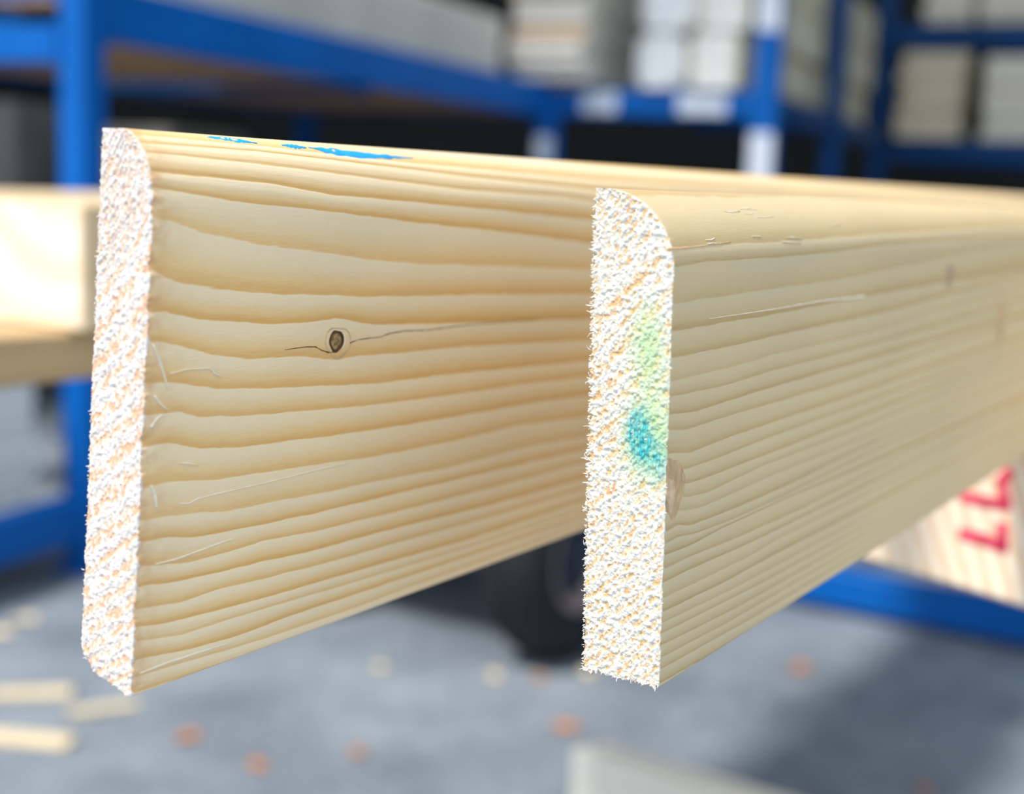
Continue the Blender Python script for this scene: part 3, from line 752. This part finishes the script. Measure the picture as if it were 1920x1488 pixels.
def beam(a, c, z0, z1_, th_, label, mat='paint', labs=None, conn=True):
    a = np.array(a, float); c = np.array(c, float); d = c-a; ln = np.linalg.norm(d); d /= ln; n_ = np.cross(ZV, d)
    mid = (a+c)/2; root = empty('shelf_rail', (mid[0], mid[1], z0), label, 'rack beam', 'blue rack beams')
    MB().box((mid[0], mid[1], (z0+z1_)/2), (d, n_, ZV), (ln, th_, z1_-z0), .006).build('rail', M[mat], root)
    if conn:
        for e, s in ((a, 1), (c, -1)):
            MB().box(np.array([e[0], e[1], (z0+z1_)/2-.01])+d*s*.004, (d, n_, ZV), (.008, th_+.025, z1_-z0+.012), .002).build('connector', M[mat], root)
    for px0, px1 in (labs or []):
        q0 = on_line(px0, a, d); q1 = on_line(px1, a, d); m_ = (q0+q1)/2; sgn = -1 if (n_ @ (_O-a)) < 0 else 1
        MB().box(np.array([m_[0], m_[1], (z0+z1_)/2])+n_*sgn*(th_/2+.002), (d, n_, ZV), (np.linalg.norm(q1-q0), .002, .085)).build('label', M['label'], root)['label'] = 'pale paper price label'
    return root
hw = .047
beam(P0+R*.052, P1-R*.048, ZB0-.01, ZB1+.02, .05, 'long blue rack beam above the left pine board, carrying white mouldings')
beam(P1+TR*.045, P2-TR*.055, ZB0, ZB1, .05, 'blue rack beam under the white bundles, with two pale labels', 'paint', [(1095, 1160), (1275, 1365)])
beam(P2+R*.047, P3-R*.047, ZB0, ZB1, .05, 'dark blue side beam between the labelled upright and the one behind', 'paint_shaded')
beam(P3+R*.047, P3+R*1.55, ZB0, ZB1, .05, 'dark blue side beam running on behind the rear upright', 'paint_shaded', None, False)
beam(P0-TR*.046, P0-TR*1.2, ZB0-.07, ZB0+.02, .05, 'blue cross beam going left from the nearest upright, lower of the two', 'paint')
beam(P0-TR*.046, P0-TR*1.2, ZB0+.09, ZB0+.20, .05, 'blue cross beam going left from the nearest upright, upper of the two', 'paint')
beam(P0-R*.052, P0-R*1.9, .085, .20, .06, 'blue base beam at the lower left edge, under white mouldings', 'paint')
beam(P0-TR*1.2-R*1.9, P0-TR*1.2-R*.052+R*0, .085, .20, .06, 'hidden rear base beam of the left bay', 'paint_shaded', None, False)
beam(BK[0]+R*.05, BK[1]-R*.05, ZB0-.02, ZB1, .05, 'dark rear beam of the long bay, left half', 'paint_shaded')
beam(BK[1]+R*.05, BK[2]-R*.05, ZB0-.02, ZB1, .05, 'dark rear beam of the long bay, right half', 'paint_shaded')
beam(P1-TR*.05, BK[2]+TR*.05, ZB0-.02, ZB1, .05, 'dark cross beam at the far end of the long bay', 'paint_shaded')
beam(P0+R*1.45-TR*.03, BK[1]+TR*.05, ZB0-.03, ZB1-.03, .05, 'blue cross beam in the middle of the long bay', 'paint_shaded')
# plywood decks seen from below
for a_, b_, nm in ((.10, 1.38, 'nearer'), (1.52, 2.98, 'farther')):
    c = P0 + R*(a_+b_)/2 - TR*.62
    o = MB().box((c[0], c[1], ZB0+.005), (R, TR, ZV), (b_-a_, 1.10, .018)).build('shelf_deck', M['ply'], loc=(c[0], c[1], ZB0))
    tag(o, 'brown plywood shelf deck seen from below in the long bay, the %s one' % nm, 'shelf', 'plywood shelf decks')
# foot for the left base beam
for q, wh in ((P0-R*1.9, 'front left'), (P0-TR*1.2-R*1.9, 'rear left'), (P0-TR*1.2-R*.2, 'rear right')):
    o = MB().box((q[0], q[1], .0425), (R, TR, ZV), (.1, .1, .085), .004).build('beam_foot', M['paint_shaded'], loc=(q[0], q[1], 0))
    tag(o, 'blue steel foot under the base beam of the left bay, %s one' % wh, 'foot', 'feet under the left base beams')

ORD = ['lowest', 'second from the bottom', 'third from the bottom', 'fourth from the bottom', 'fifth from the bottom', 'sixth from the bottom', 'seventh from the bottom', 'eighth from the bottom', 'ninth from the bottom', 'tenth from the bottom', 'eleventh from the bottom', 'twelfth from the bottom']
def stack(front, across, along, width, n, th_, length, z0, fm, em, what, where, group, gap=.003, jx=.012, jz=.05, name='primed_board', over=0.0, tan=()):
    """n boards lying flat on one another; front = left front corner seen from the camera"""
    z = z0
    for k in range(n):
        t_ = th_*(1+random.uniform(-.12, .12)); f0 = np.asarray(front)+across*random.uniform(-jx, jx)+along*(random.uniform(-jz, jz)-over)
        c = f0 + across*width/2 + along*length/2; c = np.array([c[0], c[1], z+t_/2])
        w_ = width*(1+random.uniform(-.03, .03))
        o = MB().box(c, (along, across, ZV), (length, w_, t_-.002), min(.006, t_*.25)).build(name, [fm, M['tan_end'] if k in tan else em], loc=(c[0], c[1], z))
        for p in o.data.polygons:
            if abs(p.normal.dot(Vector(along))) > .9: p.material_index = 1
        tag(o, '%s %s, %s' % (what, where, ORD[k] if k < n-1 else 'topmost one'), 'board', group)
        z += t_
M['cream_side'] = timber_mat('cream board side', (.84, .78, .58), (.68, .62, .45), R, 30)
M['grey_side'] = timber_mat('grey white moulding side', (.78, .75, .66), (.62, .60, .52), R, 30)
M['tan_end'] = simple('tan board end', (.80, .52, .30), .8, .12, 9)
M['cream_end'] = simple('cream board end', (.97, .86, .76), .8, .08, 9)
M['pale_end'] = simple('white board end', (.93, .95, .96), .8, .06, 9)
M['beige_end'] = simple('beige board end', (.80, .68, .52), .8, .14, 12)
def span(px0, px1, base, d):
    a = on_line(px0, base, d); c = on_line(px1, base, d); return a, np.linalg.norm(c-a)
# long white mouldings on the long beam (lie along R on the deck)
c0 = P0 + R*.35 - TR*.12
for j in range(4):
    stack(c0 - TR*(.125+.13*j), TR, R, .12, 6, .043, 2.48, ZB1+.022, M['grey_side'], M['primed_end'], 'white moulding on the long blue beam,', ['front pile', 'second pile', 'third pile', 'rear pile'][j], 'white mouldings along the long bay', jz=.008, jx=.002)
# lift supports under them
for k, u in enumerate((.5, 1.3, 2.1, 2.9)):
    q = P0 + R*u - TR*.62
    o = MB().box((q[0], q[1], ZB1-.037), (TR, R, ZV), (1.1, .05, .112), .003).build('shelf_bearer', M['paint_shaded'], loc=(q[0], q[1], ZB1-.1))
    tag(o, 'blue shelf bearer across the long bay, %s from the near upright' % ['first', 'second', 'third', 'fourth'][k], 'bearer', 'shelf bearers')
# stack 1 : cream boards, ends to the aisle
fb = P1 - R*.16
a, wd = span(952, 1092, fb, TR)
stack(a, TR, R, wd, 9, .060, 2.9, ZB1+.029, M['grey_side'], M['cream_end'], 'cream board in the stack left of the white bundles,', 'ends out', 'cream boards stacked ends out', jz=.03, tan=(3, 6))
# white wrapped bundles
def bundle(a, wd, z0, h, length, label, mat='wrap', bev=.045):
    c = a + TR*wd/2 + R*length/2; root = empty('board_bundle', (c[0], c[1], z0), label, 'bundle', 'wrapped bundles of white boards')
    MB().box((c[0], c[1], z0+h/2), (R, TR, ZV), (length, wd, h), bev).build('wrapping', M[mat], root)
    n = 5
    mb = MB()
    for k in range(n):
        q = a + TR*wd/2; mb.box(np.array([q[0], q[1], z0+h*(k+.5)/n])-R*.004, (TR, R, ZV), (wd-2*bev, .012, h/n*.72), .004)
    mb.build('board_ends', M['pale_end'], root)
    for s in (.25, .75):
        q = a + TR*wd/2 + R*length*s
        MB().box((q[0], q[1], z0+h/2), (R, TR, ZV), (.02, wd+.004, h+.004), .002).build('strap', M['steel'], root)
fb2 = P1 - R*.05
a, wd = span(1183, 1278, fb2, TR); hA = .235
bundle(a, wd, ZB1+.001, hA, 2.6, 'white wrapped bundle right of the cream stack, lower of its two')
a, wd = span(1188, 1294, fb2, TR)
bundle(a, wd, ZB1+.008+hA, .225, 2.6, 'white wrapped bundle right of the cream stack, upper of its two')
a, wd = span(1288, 1380, fb2, TR)
bundle(a, wd, ZB1+.001, .235, 3.3, 'white bundle beside the labelled upright, lowest of its pile', 'cream_side', .02)
a, wd = span(1300, 1396, fb2, TR)
bundle(a, wd, ZB1+.243, .23, 3.3, 'white bundle beside the labelled upright, middle of its pile', 'cream_side', .02)
bundle(a, wd, ZB1+.480, .25, 3.3, 'white bundle beside the labelled upright, topmost of its pile', 'cream_side', .02)
# bearers of this bay
for k, u in enumerate((.9, 1.9)):
    q = P1 + R*u + TR*.52
    o = MB().box((q[0], q[1], ZB1-.04), (TR, R, ZV), (.78, .05, .078), .003).build('shelf_bearer', M['paint_shaded'], loc=(q[0], q[1], ZB1-.08))
    tag(o, 'blue shelf bearer under the white bundles, %s one' % ['nearer', 'farther'][k], 'bearer', 'shelf bearers')

# far right rack with board ends
C0 = at_y(1668, 300, 9.2); C0[2] = 0
C1 = C0 + TR*3.4
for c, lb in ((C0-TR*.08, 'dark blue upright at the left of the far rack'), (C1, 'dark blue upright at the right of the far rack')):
    upright(c, lb, 'paint_shaded', (.1, .1))
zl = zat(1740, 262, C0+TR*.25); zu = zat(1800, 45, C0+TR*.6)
beam(C0-TR*.018, C1-TR*.062, zl-.14, zl, .06, 'dark blue lower beam of the far rack at the right', 'paint_shaded')
beam(C0-TR*.018, C1-TR*.062, zu-.14, zu, .06, 'dark blue upper beam of the far rack at the right', 'paint_shaded')
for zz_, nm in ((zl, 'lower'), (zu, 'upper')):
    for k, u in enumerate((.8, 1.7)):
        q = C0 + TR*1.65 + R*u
        o = MB().box((q[0], q[1], zz_-.07), (TR, R, ZV), (3.3, .06, .138), .004).build('shelf_bearer', M['paint_shaded'], loc=(q[0], q[1], zz_-.14))
        tag(o, 'dark bearer of the far rack, %s shelf, %s one' % (nm, ['nearer', 'farther'][k]), 'bearer', 'shelf bearers')
fbC = C0 - R*.10
for px0, px1, n, th_, wh in ((1680, 1800, 9, .062, 'left pile of the far lower shelf'), (1838, 1935, 8, .064, 'right pile of the far lower shelf')):
    a, wd = span(px0, px1, fbC, TR)
    stack(a, TR, R, wd, n, th_, 2.2, zl+.001, M['cream_side'], M['beige_end'] if px0 < 1700 else M['cream_end'], 'beige board on the', wh, 'board ends on the far lower shelf', jz=.03, jx=.02)
for px0, px1, wh in ((1712, 1800, 'left pile of the far upper shelf'), (1812, 1935, 'right pile of the far upper shelf')):
    a, wd = span(px0, px1, fbC, TR)
    stack(a, TR, R, wd, 5, .05, 2.2, zu+.001, M['cream_side'], M['cream_end'], 'cream board on the', wh, 'board ends on the far upper shelf', jz=.03, jx=.02)

# white mouldings low at the left, on the base beam
for j in range(3):
    stack(P0 - R*1.95 - TR*(.20+.16*j), TR, R, .14, [7, 8, 8][j], .048, 1.85, .201, M['white'] if j != 1 else M['grey_side'], M['primed_end'], 'white moulding low on the left base beam,', ['front pile', 'middle pile', 'rear pile'][j], 'white mouldings at the lower left', jz=.03, jx=.008)
o = None

# dim goods on the floor below the racks
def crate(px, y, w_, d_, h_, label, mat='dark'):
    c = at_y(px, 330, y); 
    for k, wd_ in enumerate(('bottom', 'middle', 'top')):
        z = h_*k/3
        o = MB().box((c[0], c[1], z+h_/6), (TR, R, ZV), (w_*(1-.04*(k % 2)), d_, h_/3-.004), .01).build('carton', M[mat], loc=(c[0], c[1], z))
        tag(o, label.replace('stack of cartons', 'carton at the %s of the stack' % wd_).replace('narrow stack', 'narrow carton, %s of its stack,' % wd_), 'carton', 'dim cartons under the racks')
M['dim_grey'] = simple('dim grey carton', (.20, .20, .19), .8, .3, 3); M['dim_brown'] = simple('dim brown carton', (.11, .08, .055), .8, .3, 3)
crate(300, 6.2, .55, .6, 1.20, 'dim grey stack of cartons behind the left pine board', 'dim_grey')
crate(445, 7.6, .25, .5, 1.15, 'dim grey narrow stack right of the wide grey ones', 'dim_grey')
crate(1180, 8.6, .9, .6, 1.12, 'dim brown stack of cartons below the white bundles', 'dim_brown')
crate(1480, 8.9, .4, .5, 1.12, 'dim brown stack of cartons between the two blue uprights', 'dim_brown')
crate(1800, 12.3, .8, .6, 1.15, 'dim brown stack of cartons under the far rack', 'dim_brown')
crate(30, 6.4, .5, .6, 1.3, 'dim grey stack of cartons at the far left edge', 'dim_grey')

# ------------------------------------------------------------------ trolley with pneumatic wheels
hub = at_y(1052, 1042, 2.93); rw = .235
cz = rw
hub = np.array([hub[0], hub[1], cz])
def ring_mesh(c, ax, prof, n=40):
    """lathe of (radius, offset along axis) profile"""
    ax = np.asarray(ax); a = np.cross(ax, ZV); a /= np.linalg.norm(a); b_ = np.cross(ax, a); v = []; f = []
    m_ = len(prof)
    for k in range(n):
        q = 2*math.pi*k/n
        for r_, o_ in prof: v.append(np.asarray(c)+ax*o_+r_*(a*math.cos(q)+b_*math.sin(q)))
    for k in range(n):
        for i in range(m_-1): f.append([k*m_+i, k*m_+i+1, ((k+1) % n)*m_+i+1, ((k+1) % n)*m_+i])
    return v, f
tl_root = empty('timber_trolley', (hub[0], hub[1], 0), 'blue flatbed trolley behind the pine boards, one black tyre showing between them', 'trolley')
def wheel(c, parent):
    wd2 = .075
    half = [(.125, .7), (.14, .9), (.175, 1.05), (.205, .97), (.225, .72), (.2265, .62), (.228, .6), (.235, .5), (.235, .12), (.228, .08)]
    prof = [(r_, o_*wd2) for r_, o_ in half] + [(r_, -o_*wd2) for r_, o_ in half[::-1]]
    v, f = ring_mesh(c, T1, prof, 48)
    o = mesh_obj('wheel', v, f, M['rubber'], None, True); fix_parent(o, parent); o['label'] = 'black pneumatic tyre'
    v, f = ring_mesh(c, T1, [(.130, .062), (.124, .066), (.104, .030)], 32)
    v2, f2 = ring_mesh(c, T1, [(.128, -.06), (.120, -.045), (.075, -.012), (.045, -.03), (.001, -.04)], 32)
    f += [[i+len(v) for i in q] for q in f2]; v += v2
    h = mesh_obj('rim', v, f, M['rimc'], None, True); h.parent = o; h.matrix_parent_inverse = o.matrix_world.inverted() @ Matrix.Translation(-Vector(parent.location)) if False else Matrix.Identity(4)
    h.parent = o
    v, f = ring_mesh(c, T1, [(.105, .030), (.09, .012), (.05, .012), (.045, .04), (.03, .055), (.001, .057)], 32)
    d_ = mesh_obj('hub_disc', v, f, M['hubdark'], None, True); d_.parent = o
M['hubdark'] = simple('dark hub disc', (.035, .045, .07), .5, .1, 10)
M['rimc'] = simple('painted rim', (.34, .27, .27), .5, .1, 10)
for a_ in (0, 1.15):
    for c_ in (0, -.62): wheel(hub + V1*a_ + T1*c_, tl_root)
mid = hub + V1*.57 - T1*.31
for c_ in (.07, .55):
    q = hub + V1*.575 - T1*(c_+.02); MB().box((q[0], q[1], .36), (V1, T1, ZV), (1.5, .05, .08), .004).build('chassis_rail', M['paint'], tl_root)
for a_ in (0, 1.15):
    q = hub + V1*a_ - T1*.31; MB().tube([q-T1*.30, q+T1*.30], .016, 10).build('axle', M['steel'], tl_root)
    for c_ in (.09, .53):
        w2 = hub + V1*a_ - T1*c_; MB().box((w2[0], w2[1], .275), (V1, T1, ZV), (.06, .012, .15)).build('axle_bracket', M['paint'], tl_root)
MB().box((mid[0], mid[1], .418), (V1, T1, ZV), (1.6, .66, .034), .004).build('deck', M['ply'], tl_root)

# ------------------------------------------------------------------ litter on the floor
LIT = [(45,1165,26,'shaving','pale wood chip at the far left, near the foot of the blue upright'),(8,1190,26,'shaving','pale wood chip on the floor at the left edge'),
 (485,1440,24,'leaf','brown leaf at the bottom, under the left pine board'),(1500,1256,24,'leaf','orange leaf on the floor below the right pine board'),
 (1062,1366,26,'leaf','brown leaf just left of the cream planks'),(925,1270,22,'shaving','pale chip in front of the black tyre'),(350,1386,26,'leaf','faded leaf below the corner of the left board'),
 (672,1415,18,'leaf','small brown leaf on the floor at the middle bottom'),(1100,1262,22,'shaving','pale chip right of the tyre, near the right board corner'),(715,1255,16,'shaving','small chip under the middle of the left board'),
 (1730,1482,18,'leaf','small leaf at the bottom right corner'),(1010,1275,16,'leaf','reddish leaf below the black tyre')]
for px, py, sz, mt, lb in LIT:
    c = at_z(px, py, 0); r_ = sz/2600*np.linalg.norm(c-_O)*.85; v = []; n = 14; a0 = random.random()*6
    for k in range(n):
        a = 2*math.pi*k/n; q = r_*(.75+.3*math.sin(2*a+a0)+.12*random.random()); v.append((c[0]+q*math.cos(a), c[1]+q*math.sin(a), .004+.006*abs(math.sin(a+a0))))
    v.append((c[0], c[1], .012)); bt = len(v)
    for p in v[:]: v.append((p[0], p[1], p[2]-.003))
    f = [[k, (k+1) % n, n] for k in range(n)] + [[bt+(k+1) % n, bt+k, bt+n] for k in range(n)] + [[k, bt+k, bt+(k+1) % n, (k+1) % n] for k in range(n)]
    o = mesh_obj('leaf' if mt == 'leaf' else 'wood_chip', v, f, M[mt], None, False, loc=(c[0], c[1], 0)); tag(o, lb, 'leaf' if mt == 'leaf' else 'wood chip', 'litter on the floor')
for px, py, ln, wdt, a_, lb in ((62,1306,.15,.035,.2,'pale offcut on the floor at the lower left, upper of two'), (48,1392,.17,.045,-.1,'pale offcut on the floor at the lower left, lower of two'), (195,1335,.13,.02,.5,'thin pale offcut right of the other two')):
    c = at_z(px, py, 0); d_ = np.array([math.cos(a_), math.sin(a_), 0]); n_ = np.array([-d_[1], d_[0], 0])
    o = MB().box((c[0], c[1], .007), (d_, n_, ZV), (ln, wdt, .012), .002).build('wood_offcut', M['shaving'], loc=(c[0], c[1], 0)); tag(o, lb, 'offcut', 'offcuts on the floor')

for _o in bpy.data.objects:
    if 'label' in _o and len(_o['label'].split()) > 16: print('LONG', _o.name, _o['label'])
